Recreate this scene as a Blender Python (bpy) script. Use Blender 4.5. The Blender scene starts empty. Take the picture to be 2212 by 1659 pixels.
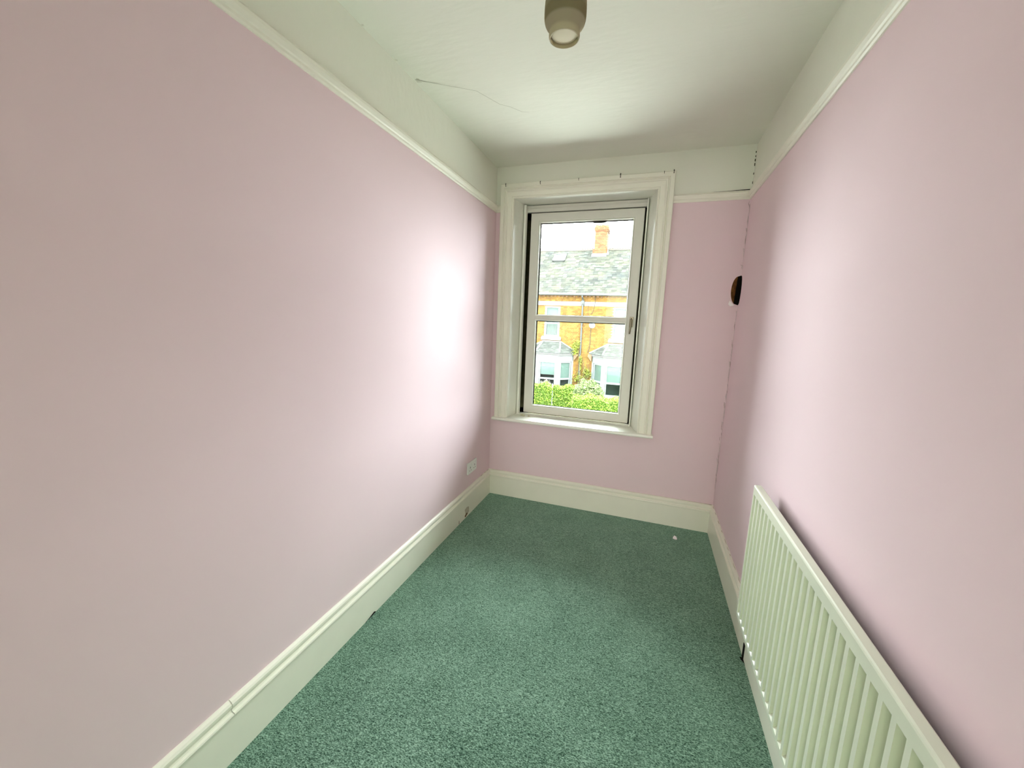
import bpy, math, random
from mathutils import Vector, Matrix
R = random.Random(7)
S = bpy.context.scene
COL = S.collection
# ------------------------------------------------------------------ camera
CAM = Vector((1.18035, -2.98537, 1.44999))
YAW, PITCH, ROLL, FPX = 0.324087, -0.157816, 0.036749, 855.818
fw = Vector((-math.sin(YAW)*math.cos(PITCH), math.cos(YAW)*math.cos(PITCH), math.sin(PITCH)))
r_ = Vector((math.cos(YAW), math.sin(YAW), 0)); u_ = r_.cross(fw)
cr, sr = math.cos(ROLL), math.sin(ROLL)
r2 = r_*cr + u_*sr; u2 = u_*cr - r_*sr
cd = bpy.data.cameras.new('camera'); cam = bpy.data.objects.new('camera', cd); COL.objects.link(cam)
cd.sensor_fit = 'HORIZONTAL'; cd.sensor_width = 36; cd.lens = FPX/2212*36; cd.clip_start = .02; cd.clip_end = 300
m = Matrix((r2, u2, -fw)).transposed().to_4x4(); m.translation = CAM; cam.matrix_world = m
S.camera = cam
# ------------------------------------------------------------------ light and exposure
S.view_settings.view_transform = 'Standard'; S.view_settings.look = 'None'
S.view_settings.gamma = 1; S.view_settings.use_curve_mapping = False
S.view_settings.exposure = 0.9
SKY = 23.5
w = bpy.data.worlds.new('overcast'); S.world = w; w.use_nodes = True
nt = w.node_tree; nt.nodes.clear()
tc = nt.nodes.new('ShaderNodeTexCoord'); sx = nt.nodes.new('ShaderNodeSeparateXYZ')
mr = nt.nodes.new('ShaderNodeMapRange'); mr.inputs[1].default_value = 0; mr.inputs[2].default_value = 1
mr.inputs[3].default_value = .62; mr.inputs[4].default_value = 1.3
mu = nt.nodes.new('ShaderNodeMath'); mu.operation = 'MULTIPLY'; mu.inputs[1].default_value = SKY
bg = nt.nodes.new('ShaderNodeBackground'); bg.inputs[0].default_value = (.93, 1.0, 1.03, 1)
wo = nt.nodes.new('ShaderNodeOutputWorld')
nt.links.new(tc.outputs['Generated'], sx.inputs[0]); nt.links.new(sx.outputs[2], mr.inputs[0])
nt.links.new(mr.outputs[0], mu.inputs[0]); nt.links.new(mu.outputs[0], bg.inputs[1]); nt.links.new(bg.outputs[0], wo.inputs[0])
S.cycles.use_denoising = True
S.cycles.max_bounces = 10; S.cycles.diffuse_bounces = 7; S.cycles.transparent_max_bounces = 12
S.cycles.caustics_reflective = False; S.cycles.caustics_refractive = False
S.cycles.sample_clamp_indirect = 8
# window portal: guides sampling of the sky through the window, gives off no light itself
pl = bpy.data.lights.new('window_portal', 'AREA'); pl.shape = 'RECTANGLE'; pl.size = .9; pl.size_y = 1.62
pl.cycles.is_portal = True
po = bpy.data.objects.new('window_portal', pl); COL.objects.link(po)
po.location = (.65, .34, 1.48); po.rotation_euler = (-math.pi/2, 0, 0)
# added fill lamp, unseen behind the camera, brightens the room through the doorway
ll = bpy.data.lights.new('fill_lamp', 'POINT'); ll.energy = 105; ll.shadow_soft_size = .22; ll.color = (1, .98, 1)
lo = bpy.data.objects.new('fill_lamp', ll); COL.objects.link(lo); lo.location = (.88, -7.6, 1.45)

# ------------------------------------------------------------------ room dimensions (metres)
W, H, ZR, HB, YB = 1.72, 2.585, 2.262, .21, -3.75

# ------------------------------------------------------------------ materials
def mat(name, col, rough=.6, spec=.3, var=.0, vscale=6, bump=0, bscale=60, bdist=.01, stretch=(1, 1, 1), col2=None, island=0, metal=0, hue2=None, detail=4):
    M = bpy.data.materials.new(name); M.use_nodes = True
    n = M.node_tree.nodes; l = M.node_tree.links; b = n['Principled BSDF']
    b.inputs['Roughness'].default_value = rough; b.inputs['Specular IOR Level'].default_value = spec
    b.inputs['Metallic'].default_value = metal
    c = (*col, 1); b.inputs['Base Color'].default_value = c
    if var or bump or col2:
        t = n.new('ShaderNodeTexCoord'); mp = n.new('ShaderNodeMapping'); mp.inputs['Scale'].default_value = stretch
        l.new(t.outputs['Object'], mp.inputs[0])
    out = None
    if var or col2:
        nz = n.new('ShaderNodeTexNoise'); nz.inputs['Scale'].default_value = vscale; nz.inputs['Detail'].default_value = detail
        l.new(mp.outputs[0], nz.inputs['Vector'])
        rp = n.new('ShaderNodeMapRange'); rp.inputs[1].default_value = .3; rp.inputs[2].default_value = .7
        l.new(nz.outputs['Fac'], rp.inputs[0])
        mx = n.new('ShaderNodeMix'); mx.data_type = 'RGBA'
        a2 = col2 or tuple(x*(1-var) for x in col)
        mx.inputs[6].default_value = c; mx.inputs[7].default_value = (*a2, 1)
        l.new(rp.outputs[0], mx.inputs[0]); out = mx.outputs[2]; l.new(out, b.inputs['Base Color'])
    if island:
        g = n.new('ShaderNodeNewGeometry'); hs = n.new('ShaderNodeHueSaturation')
        r1 = n.new('ShaderNodeMapRange'); r1.inputs[3].default_value = 1-island; r1.inputs[4].default_value = 1+island
        l.new(g.outputs['Random Per Island'], r1.inputs[0]); l.new(r1.outputs[0], hs.inputs['Value'])
        if hue2:
            w1 = n.new('ShaderNodeTexWhiteNoise'); w1.noise_dimensions = '1D'; l.new(g.outputs['Random Per Island'], w1.inputs['W'])
            r3 = n.new('ShaderNodeMapRange'); r3.inputs[3].default_value = .5-hue2; r3.inputs[4].default_value = .5+hue2
            l.new(w1.outputs['Value'], r3.inputs[0]); l.new(r3.outputs[0], hs.inputs['Hue'])
        if out: l.new(out, hs.inputs['Color'])
        else: hs.inputs['Color'].default_value = c
        l.new(hs.outputs[0], b.inputs['Base Color'])
    if bump:
        nb = n.new('ShaderNodeTexNoise'); nb.inputs['Scale'].default_value = bscale; nb.inputs['Detail'].default_value = 5
        l.new(mp.outputs[0], nb.inputs['Vector'])
        bp = n.new('ShaderNodeBump'); bp.inputs['Strength'].default_value = bump; bp.inputs['Distance'].default_value = bdist
        l.new(nb.outputs['Fac'], bp.inputs['Height']); l.new(bp.outputs[0], b.inputs['Normal'])
    return M

PINK = mat('pink_emulsion', (.81, .635, .685), .75, .2, var=.02, vscale=3, bump=.12, bscale=14, bdist=.004)
WHITE = mat('white_emulsion', (.81, .82, .725), .8, .2, var=.02, vscale=4, bump=.25, bscale=22, bdist=.006, stretch=(.5, 1.4, 1))
GLOSS = mat('cream_gloss_paint', (.85, .84, .73), .35, .45, var=.03, vscale=8, bump=.06, bscale=30, bdist=.003)
UPVC = mat('painted_sash', (.74, .73, .655), .4, .4, var=.03, vscale=12)
GLOSSW = mat('white_gloss_paint', (.87, .88, .79), .35, .45, var=.03, vscale=8, bump=.05, bscale=30, bdist=.003)
RAD = mat('radiator_enamel', (.72, .75, .62), .3, .5, bump=.03, bscale=90, bdist=.001)
DARK = mat('dark_gap', (.012, .01, .008), .9, .05)
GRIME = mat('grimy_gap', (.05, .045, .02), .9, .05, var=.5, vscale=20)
BROWN = mat('exposed_brown_lath', (.16, .07, .02), .9, .05, var=.6, vscale=40, bump=.6, bscale=60)
PLASTIC = mat('white_plastic', (.85, .87, .84), .3, .5)
BRASS = mat('aged_metal', (.33, .29, .2), .4, .5, metal=.6)
STEEL = mat('dull_steel', (.10, .09, .07), .5, .4, metal=.5)
PAPER = mat('white_paper', (.95, .9, .9), .8, .2)
FLAKE = mat('paint_flake', (.72, .70, .5), .8, .2, var=.2, vscale=60)
STAIN = mat('worn_paint', (.55, .47, .36), .8, .1, var=.4, vscale=60)
CRACKM = mat('hairline_crack', (.36, .36, .29), .9, .05)
TORN = mat('torn_lining_paper', (.70, .56, .59), .8, .1, var=.15, vscale=60)

def carpet():
    M = bpy.data.materials.new('green_carpet'); M.use_nodes = True
    n = M.node_tree.nodes; l = M.node_tree.links; b = n['Principled BSDF']
    b.inputs['Roughness'].default_value = 1; b.inputs['Specular IOR Level'].default_value = .05
    b.inputs['Sheen Weight'].default_value = 1; b.inputs['Sheen Roughness'].default_value = .4; b.inputs['Sheen Tint'].default_value = (.62, 1, .77, 1)
    t = n.new('ShaderNodeTexCoord')
    def nz(sc, det, st=(1, 1, 1), dis=0):
        mp = n.new('ShaderNodeMapping'); mp.inputs['Scale'].default_value = st; l.new(t.outputs['Object'], mp.inputs[0])
        x = n.new('ShaderNodeTexNoise'); x.inputs['Scale'].default_value = sc; x.inputs['Detail'].default_value = det
        x.inputs['Distortion'].default_value = dis; l.new(mp.outputs[0], x.inputs['Vector']); return x.outputs['Fac']
    f = nz(230, 3, (.7, 1.2, 1), .6); g = nz(75, 5, (.8, 1.6, 1), 1.2); h = nz(5, 3)
    def mth(op, a, c):
        x = n.new('ShaderNodeMath'); x.operation = op
        for i, v in enumerate((a, c)):
            if isinstance(v, (int, float)): x.inputs[i].default_value = v
            else: l.new(v, x.inputs[i])
        return x.outputs[0]
    s = mth('ADD', mth('MULTIPLY', f, .61), mth('ADD', mth('MULTIPLY', g, .36), mth('MULTIPLY', h, .09)))
    cr_ = n.new('ShaderNodeValToRGB'); l.new(s, cr_.inputs[0])
    e = cr_.color_ramp.elements; e[0].position = .42; e[0].color = (.009, .036, .020, 1); e[1].position = .645; e[1].color = (.31, .47, .37, 1)
    x = e.new(.53); x.color = (.118, .212, .155, 1)
    l.new(cr_.outputs[0], b.inputs['Base Color'])
    bp = n.new('ShaderNodeBump'); bp.inputs['Strength'].default_value = .9; bp.inputs['Distance'].default_value = .006
    l.new(s, bp.inputs['Height']); l.new(bp.outputs[0], b.inputs['Normal'])
    return M
CARPET = carpet()

def glass(name, tint, refl=.06):
    M = bpy.data.materials.new(name); M.use_nodes = True
    n = M.node_tree.nodes; l = M.node_tree.links; n.clear()
    o = n.new('ShaderNodeOutputMaterial'); tr = n.new('ShaderNodeBsdfTransparent'); tr.inputs[0].default_value = (*tint, 1)
    gl = n.new('ShaderNodeBsdfGlossy'); gl.inputs['Roughness'].default_value = .02
    fr = n.new('ShaderNodeFresnel'); fr.inputs[0].default_value = 1.45
    mx = n.new('ShaderNodeMixShader')
    mm = n.new('ShaderNodeMath'); mm.operation = 'MULTIPLY'; mm.inputs[1].default_value = refl/.04
    l.new(fr.outputs[0], mm.inputs[0]); l.new(mm.outputs[0], mx.inputs[0])
    l.new(tr.outputs[0], mx.inputs[1]); l.new(gl.outputs[0], mx.inputs[2]); l.new(mx.outputs[0], o.inputs[0])
    return M
GLASS = glass('window_glass', (.95, .975, .955), .04)
FGLASS = glass('far_window_glass', (.9, .95, .93), .010)

def shade_mat():
    M = bpy.data.materials.new('smoked_frosted_glass'); M.use_nodes = True
    n = M.node_tree.nodes; l = M.node_tree.links; n.clear()
    o = n.new('ShaderNodeOutputMaterial')
    t = n.new('ShaderNodeTexCoord'); sp = n.new('ShaderNodeSeparateXYZ'); l.new(t.outputs['Object'], sp.inputs[0])
    cr_ = n.new('ShaderNodeValToRGB')
    mp = n.new('ShaderNodeMapRange'); mp.inputs[1].default_value = 0; mp.inputs[2].default_value = .16
    l.new(sp.outputs[2], mp.inputs[0]); l.new(mp.outputs[0], cr_.inputs[0])
    e = cr_.color_ramp.elements; A = (.46, .42, .27, 1); B = (.36, .31, .17, 1)
    e[0].position = 0; e[0].color = (.62, .57, .40, 1); e[1].position = 1; e[1].color = B
    for p, c in ((.25, (.56, .51, .345, 1)), (.29, B), (.44, B), (.5, (.44, .39, .235, 1)), (.62, (.43, .38, .23, 1)), (.68, B)):
        x = e.new(p); x.color = c
    d = n.new('ShaderNodeBsdfDiffuse'); tl = n.new('ShaderNodeBsdfTranslucent'); mx = n.new('ShaderNodeMixShader'); mx.inputs[0].default_value = .4
    gl = n.new('ShaderNodeBsdfGlossy'); gl.inputs['Roughness'].default_value = .35; m2 = n.new('ShaderNodeMixShader'); m2.inputs[0].default_value = .03
    l.new(cr_.outputs[0], d.inputs[0]); l.new(cr_.outputs[0], tl.inputs[0])
    l.new(d.outputs[0], mx.inputs[1]); l.new(tl.outputs[0], mx.inputs[2]); l.new(mx.outputs[0], m2.inputs[1]); l.new(gl.outputs[0], m2.inputs[2])
    l.new(m2.outputs[0], o.inputs[0]); return M
SHADE = shade_mat()

# ------------------------------------------------------------------ mesh helpers
class MB:
    def __init__(s): s.v = []; s.f = []; s.m = []
    def quad(s, a, b, c, d, mi=0):
        i = len(s.v); s.v += [a, b, c, d]; s.f.append((i, i+1, i+2, i+3)); s.m.append(mi); return s
    def poly(s, pts, mi=0):
        i = len(s.v); s.v += list(pts); s.f.append(tuple(range(i, i+len(pts)))); s.m.append(mi); return s
    def box(s, x0, y0, z0, x1, y1, z1, mi=0, back=True):
        i = len(s.v)
        s.v += [(x0,y0,z0),(x1,y0,z0),(x1,y1,z0),(x0,y1,z0),(x0,y0,z1),(x1,y0,z1),(x1,y1,z1),(x0,y1,z1)]
        F = [(0,1,5,4),(1,2,6,5),(3,0,4,7),(4,5,6,7),(0,3,2,1)] + ([(2,3,7,6)] if back else [])
        s.f += [tuple(i+k for k in q) for q in F]; s.m += [mi]*len(F); return s
    def prism(s, prof, fn, ts, mi=0, closed=True, caps=True):
        """sweep a 2-D profile: fn(p, t) -> 3-D point"""
        i = len(s.v); n = len(prof)
        for t in ts: s.v += [fn(p, t) for p in prof]
        for k in range(len(ts)-1):
            for j in range(n if closed else n-1):
                a = i+k*n+j; b = i+k*n+(j+1) % n
                s.f.append((a, b, b+n, a+n)); s.m.append(mi)
        if caps and closed:
            s.f.append(tuple(range(i+n-1, i-1, -1))); s.m.append(mi)
            e = i+(len(ts)-1)*n; s.f.append(tuple(range(e, e+n))); s.m.append(mi)
        return s
    def lathe(s, prof, c, seg=40, mi=0):
        i = len(s.v); n = len(prof)
        for k in range(seg):
            a = 2*math.pi*k/seg
            s.v += [(c[0]+r*math.cos(a), c[1]+r*math.sin(a), c[2]+z) for r, z in prof]
        for k in range(seg):
            for j in range(n-1):
                a = i+k*n+j; b = i+((k+1) % seg)*n+j
                s.f.append((a, b, b+1, a+1)); s.m.append(mi)
        return s
    def tube(s, pts, r, seg=6, mi=0):
        i = len(s.v); P = [Vector(p) for p in pts]; n = len(P)
        rr = r if isinstance(r, (list, tuple)) else [r]*n
        for k in range(n):
            d = (P[min(k+1, n-1)]-P[max(k-1, 0)]).normalized()
            a = d.orthogonal().normalized() if abs(d.z) > .9 else d.cross(Vector((0, 0, 1))).normalized()
            if abs(d.z) > .9: a = (Vector((1, 0, 0))-d*d.x).normalized()
            b = d.cross(a)
            for j in range(seg):
                t = 2*math.pi*j/seg; s.v.append(tuple(P[k]+(a*math.cos(t)+b*math.sin(t))*rr[k]))
        for k in range(n-1):
            for j in range(seg):
                a = i+k*seg+j; b = i+k*seg+(j+1) % seg
                s.f.append((a, b, b+seg, a+seg)); s.m.append(mi)
        s.f.append(tuple(range(i+seg-1, i-1, -1))); s.m.append(mi)
        s.f.append(tuple(range(i+(n-1)*seg, i+n*seg))); s.m.append(mi)
        return s
    def leaf(s, c, size, up=.3, mi=0):
        d = Vector((R.gauss(0, 1), R.gauss(0, 1), R.gauss(0, 1)+up)).normalized()
        a = d.orthogonal().normalized(); q = R.random()*6.28; a = (Matrix.Rotation(q, 3, d) @ a)
        b = d.cross(a); l = size*R.uniform(.7, 1.3); wd = l*.55; C = Vector(c)
        fold = d*l*.12
        i = len(s.v)
        s.v += [tuple(C-a*l*.5), tuple(C+b*wd*.5+fold), tuple(C+a*l*.5), tuple(C-b*wd*.5+fold)]
        s.f += [(i, i+1, i+2), (i, i+2, i+3)]; s.m += [mi, mi]; return s

LOC = {}
def link(o, parent=None, world=(0, 0, 0)):
    COL.objects.link(o); wl = Vector(world); LOC[o] = wl
    if parent: o.parent = parent; o.location = wl-LOC[parent]
    else: o.location = wl
    return o
def obj(name, mb, mats, parent=None, at=None, smooth=False, bevel=0, kind=None, fix=False):
    base = Vector(at) if at else (LOC[parent].copy() if parent else Vector((0, 0, 0)))
    me = bpy.data.meshes.new(name)
    me.from_pydata([tuple(Vector(v)-base) for v in mb.v], [], mb.f)
    for x in (mats if isinstance(mats, (list, tuple)) else [mats]): me.materials.append(x)
    me.polygons.foreach_set('material_index', mb.m)
    if fix:
        import bmesh
        bm = bmesh.new(); bm.from_mesh(me); bmesh.ops.remove_doubles(bm, verts=bm.verts, dist=1e-5)
        bmesh.ops.recalc_face_normals(bm, faces=bm.faces); bm.to_mesh(me); bm.free()
    if smooth:
        me.polygons.foreach_set('use_smooth', [True]*len(me.polygons))
    me.update()
    o = bpy.data.objects.new(name, me); link(o, parent, base)
    if bevel:
        b = o.modifiers.new('bevel', 'BEVEL'); b.width = bevel; b.segments = 2; b.limit_method = 'ANGLE'
    if kind: o['kind'] = kind
    return o
def empty(name, at, label=None, cat=None, group=None, kind=None):
    o = bpy.data.objects.new(name, None); o.empty_display_size = .1; link(o, None, at); return tag(o, label, cat, group, kind)
def tag(o, label=None, cat=None, group=None, kind=None):
    for k, v in (('label', label), ('category', cat), ('group', group), ('kind', kind)):
        if v: o[k] = v
    return o
def struct(name, mb, mats, label, cat, **k):
    o = obj(name, mb, mats, **k); return tag(o, label, cat, kind='structure')

def grid_wall(mb, P, us, vs, holes, matf):
    """quads over the cells of us x vs except those inside holes; P(u, v) -> 3-D"""
    for a in range(len(us)-1):
        for b in range(len(vs)-1):
            cu, cv = (us[a]+us[a+1])/2, (vs[b]+vs[b+1])/2
            if any(h[0] < cu < h[2] and h[1] < cv < h[3] for h in holes): continue
            mb.quad(P(us[a], vs[b]), P(us[a+1], vs[b]), P(us[a+1], vs[b+1]), P(us[a], vs[b+1]), matf(cv))

# ------------------------------------------------------------------ the room shell
ZP = ZR+.02
def pm(z): return 1 if z > ZP else 0
HZ0, HZ1 = 1.605, 1.795                       # torn hole in the corner
def he(z, r): return r*math.sqrt(max(0, 1-((z-.5*(HZ0+HZ1))/(.5*(HZ1-HZ0)))**2))**.8
NZ = 24
hz = [HZ0+(HZ1-HZ0)*i/NZ for i in range(NZ+1)]
f = MB(); f.quad((-.1, -8.4, 0), (W+.1, -8.4, 0), (W+.1, .02, 0), (-.1, .02, 0))
floor = struct('floor', f, CARPET, 'worn green carpet covering the bedroom floor', 'carpet')
f = MB(); f.quad((-.1, YB-.1, H), (-.1, .05, H), (W+.1, .05, H), (W+.1, YB-.1, H))
ceiling = struct('ceiling', f, WHITE, 'off-white painted plaster ceiling with a hairline crack', 'ceiling')
f = MB()
grid_wall(f, lambda u, v: (0, u, v), [YB-.05, .0], [0, ZP, H], [], pm)
wall_left = struct('wall_left', f, [PINK, WHITE], 'long pink left wall with white band above picture rail', 'wall')
f = MB()
HR = .047
grid_wall(f, lambda u, v: (W, u, v), [YB-.05, -HR, 0], [0, HZ0, HZ1, ZP, H], [(-HR, HZ0, 0, HZ1)], pm)
for i in range(NZ):
    a, b = -he(hz[i], HR), -he(hz[i+1], HR)
    f.quad((W, -HR, hz[i]), (W, a, hz[i]), (W, b, hz[i+1]), (W, -HR, hz[i+1]))
    f.quad((W, a, hz[i]), (W+.006, a, hz[i]), (W+.006, b, hz[i+1]), (W, b, hz[i+1]))
wall_right = struct('wall_right', f, [PINK, WHITE], 'pink right wall behind the radiator', 'wall')
HF = .05
ox0, ox1, oz0, oz1 = .12, 1.19, .645, 2.40     # structural opening behind the architrave
f = MB()
grid_wall(f, lambda u, v: (u, 0, v), [0, ox0, ox1, W-HF, W], [0, oz0, HZ0, HZ1, ZP, oz1, H], [(ox0, oz0, ox1, oz1), (W-HF, HZ0, W, HZ1)], pm)
for i in range(NZ):
    a, b = W-he(hz[i], HF), W-he(hz[i+1], HF)
    f.quad((W-HF, 0, hz[i]), (a, 0, hz[i]), (b, 0, hz[i+1]), (W-HF, 0, hz[i+1]))
    f.quad((a, 0, hz[i]), (a, .005, hz[i]), (b, .005, hz[i+1]), (b, 0, hz[i+1]))
wall_far = struct('wall_far', f, [PINK, WHITE], 'pink far wall around the window', 'wall')
# what shows inside the torn hole: brown lath on the left, a dark cavity on the right
f = MB(); f.quad((W-HF-.02, .006, HZ0-.02), (W-.026, .012, HZ0-.02), (W-.016, .012, HZ1+.02), (W-HF-.02, .006, HZ1+.02))
obj('exposed_lath', f, BROWN, wall_far)['label'] = 'brown lath showing in the torn corner hole'
f = MB()
f.quad((W-.03, .012, HZ0-.02), (W-.03, .15, HZ0-.02), (W-.018, .15, HZ1+.02), (W-.018, .012, HZ1+.02))
f.quad((W-.05, .15, HZ0-.02), (W+.15, .15, HZ0-.02), (W+.15, .15, HZ1+.02), (W-.05, .15, HZ1+.02))
f.quad((W+.12, .15, HZ0-.02), (W+.12, -.08, HZ0-.02), (W+.12, -.08, HZ1+.02), (W+.12, .15, HZ1+.02))
f.quad((W+.007, -.08, HZ0-.02), (W+.12, -.08, HZ0-.02), (W+.12, -.08, HZ1+.02), (W+.007, -.08, HZ1+.02))
for z in (HZ0-.02, HZ1+.02): f.quad((W-.05, -.08, z) if 0 else (W-.05, .006, z), (W+.12, .006, z), (W+.12, .15, z), (W-.05, .15, z)); f.quad((W+.007, -.08, z), (W+.12, -.08, z), (W+.12, .01, z), (W+.007, .01, z))
obj('corner_cavity', f, DARK, wall_far)['label'] = 'dark cavity inside the torn corner hole'
# landing side: unseen doorway and landing added to carry the fill light
dx0, dx1, dz = .45, 1.3, 2.02
f = MB(); grid_wall(f, lambda u, v: (u, YB, v), [0, dx0, dx1, W], [0, dz, ZP, H], [(dx0, 0, dx1, dz)], pm)
struct('wall_back', f, [PINK, WHITE], 'pink wall with the open doorway behind the camera', 'wall')
f = MB()
ly = -8.3
f.quad((-.1, ly, 0), (W+.1, ly, 0), (W+.1, ly, 2.6), (-.1, ly, 2.6)); f.quad((-.1, ly, 0), (-.1, YB, 0), (-.1, YB, 2.6), (-.1, ly, 2.6))
f.quad((W+.1, ly, 0), (W+.1, YB, 0), (W+.1, YB, 2.6), (W+.1, ly, 2.6)); f.quad((-.1, ly, 2.6), (W+.1, ly, 2.6), (W+.1, YB-.05, 2.6), (-.1, YB-.05, 2.6))
f.quad((-.1, YB-.05, 0), (dx0, YB-.05, 0), (dx0, YB-.05, 2.6), (-.1, YB-.05, 2.6)); f.quad((dx1, YB-.05, 0), (W+.1, YB-.05, 0), (W+.1, YB-.05, 2.6), (dx1, YB-.05, 2.6))
f.quad((dx0, YB-.05, dz), (dx1, YB-.05, dz), (dx1, YB-.05, 2.6), (dx0, YB-.05, 2.6))
struct('wall_fill_landing', f, WHITE, 'added white landing walls carrying the fill light to the doorway', 'wall')
f = MB()
for x0, x1 in ((dx0-.07, dx0), (dx1, dx1+.07)): f.box(x0, YB-.06, 0, x1, YB+.018, dz+.07)
f.box(dx0-.07, YB-.06, dz, dx1+.07, YB+.018, dz+.07)
struct('trim_4', f, GLOSS, 'cream door surround behind the camera', 'door frame')

# skirting boards: profile (depth from wall, height)
SK = [(0, 0), (.018, 0), (.018, .154), (.0225, .158), (.0235, .164), (.0215, .169), (.013, .171), (.0105, .176), (.0125, .182), (.0165, .190), (.0165, .198), (.012, .205), (.004, HB), (0, HB)]
def skirt(name, fn, ts, label): return struct(name, MB().prism(SK, fn, ts), GLOSS, label, 'skirting board', fix=True)
bl = skirt('baseboard_left', lambda p, t: (p[0], t if t < -.5 else t-p[0], p[1]), [YB, -1.9, 0], 'cream moulded skirting board along the left wall')
br = skirt('baseboard_right', lambda p, t: (W-p[0], t if t < -.5 else t-p[0], p[1]), [YB, -1.9, 0], 'cream moulded skirting board below the radiator')
bf = skirt('baseboard_far', lambda p, t: (t+p[0] if t < .5 else t-p[0], -p[0], p[1]), [0, W], 'cream moulded skirting board under the window wall')
# picture rails
PR = [(0, ZR), (.006, ZR), (.010, ZR+.006), (.010, ZR+.014), (.015, ZR+.018), (.021, ZR+.030), (.022, ZR+.040), (.016, ZR+.046), (.012, ZR+.052), (0, ZR+.052)]
def rail(name, fn, ts, label): return struct(name, MB().prism(PR, fn, ts), GLOSS, label, 'picture rail', fix=True)
rail('trim_1', lambda p, t: (p[0], t if t < -.5 else t-p[0], p[1]), [YB, 0], 'cream picture rail running along the left wall')
rail('trim_2', lambda p, t: (W-p[0], t if t < -.5 else t-p[0], p[1]), [YB, 0], 'cream picture rail running along the right wall')
rail('trim_3', lambda p, t: (t if t < 1.5 else t-p[0], -p[0], p[1]), [1.262, W], 'short cream picture rail right of the window')
rail('trim_5', lambda p, t: (t+p[0] if t < .02 else t, -p[0], p[1]), [0, .042], 'stub of cream picture rail left of the window')

# cracks and wear on the setting
def strip(pts, wd, nrm, mb=None):
    mb = mb or MB(); N = Vector(nrm)
    P = [Vector(p) for p in pts]; ws = wd if isinstance(wd, (list, tuple)) else [wd]*len(P)
    L, Rr = [], []
    for k in range(len(P)):
        d = (P[min(k+1, len(P)-1)]-P[max(k-1, 0)]).normalized(); s_ = d.cross(N).normalized()*ws[k]*.5
        L.append(P[k]+s_); Rr.append(P[k]-s_)
    for k in range(len(P)-1): mb.quad(tuple(L[k]), tuple(L[k+1]), tuple(Rr[k+1]), tuple(Rr[k]))
    return mb
zc = H-.0012
ck = []
key = [(.012, -1.14), (.05, -1.112), (.124, -1.065), (.20, -1.02), (.264, -.978), (.30, -.90), (.331, -.835), (.38, -.79), (.42, -.735), (.459, -.714)]
for i, (x, y) in enumerate(key): ck.append((x+R.uniform(-.004, .004), y+R.uniform(-.004, .004), zc))
obj('crack', strip(ck, [.004, .003]+[.0018]*7+[.0008], (0, 0, 1)), CRACKM, ceiling)['label'] = 'hairline plaster crack'
f = MB()
for x, y, a in ((.012, -1.135, .02), (.02, -1.15, .012), (.006, -1.30, .01), (.006, -1.52, .008)):
    f.quad((x, y, zc), (x+a, y+a*.4, zc), (x+a*1.1, y+a*.8, zc-.003), (x, y+a*.5, zc-.004))
obj('plaster_chip', f, WHITE, ceiling)
# dark dashes of the open joint above the rail in the right corner, and along the rail top
f = MB(); z = H-.012
while z > ZR+.06:
    l_ = R.uniform(.008, .022)
    o_ = R.uniform(-.001, .001)
    if R.random() < .75: f.quad((W-.0045+o_, -.0012, z), (W-.001, -.0045, z), (W-.001, -.0045, z-l_), (W-.0045+o_, -.0012, z-l_))
    z -= l_+R.uniform(.006, .016)
obj('crack', f, GRIME, wall_far)
f = strip([(1.50, -.008, ZR+.0535), (1.6, -.008, ZR+.0535), (W-.012, -.009, ZR+.0545)], [.001, .004, .008], (0, -1, 0))
obj('crack', f, DARK, wall_far)
# torn lining paper running down the right corner
f = MB(); z = ZR-.03
while z > .27:
    l_ = R.uniform(.05, .16)
    if HZ0-.01 < z < HZ1+.11: l_ = .03
    if not (HZ0-.03 < z-l_*.5 < HZ1+.03):
        o1, o2 = R.uniform(.004, .016), R.uniform(.002, .012)
        p = [(W-o1, -.002, z), (W-o1*.5, -.006-o2*.5, z-l_*.3), (W-o2*.8, -.005, z-l_*.7), (W-.001, -.003, z-l_)]
        q = [(W-.001, -.001-o2, z-.004), (W-.001, -o2-.004, z-l_*.3), (W-.001, -o2*.6-.003, z-l_*.7), (W-.001, -.004, z-l_)]
        for k in range(3): f.quad(p[k], p[k+1], q[k+1], q[k])
    z -= l_*R.uniform(.8, 1.1)
obj('torn_paper', f, TORN, wall_far, kind='stuff')['label'] = 'torn pink lining paper down the corner'
f = MB(); z = ZR-.012
while z > .27:
    l_ = R.uniform(.012, .06)
    if not (HZ0-.02 < z-l_*.5 < HZ1+.02) and R.random() < .6:
        x = R.uniform(.004, .013)
        strip([(W-x, -.0105, z), (W-x+R.uniform(-.003, .003), -.0125, z-l_*.5), (W-x+.004, -.009, z-l_)], [.0006, .002, .0006], (0, -1, 0), f)
    z -= l_*R.uniform(1, 2.2)
obj('crack', f, mat('paper_tear', (.30, .18, .17), .9, .05), wall_far)
f = MB(); f.poly([(W-.05, -.002, HZ0+.03), (W-.036, -.006, HZ0+.012), (W-.022, -.005, HZ0-.002), (W-.045, -.002, HZ0-.008), (W-.058, -.001, HZ0+.006)])
obj('paper_flap', f, PAPER, wall_far)['label'] = 'white curl of paper under the torn hole'
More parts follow.
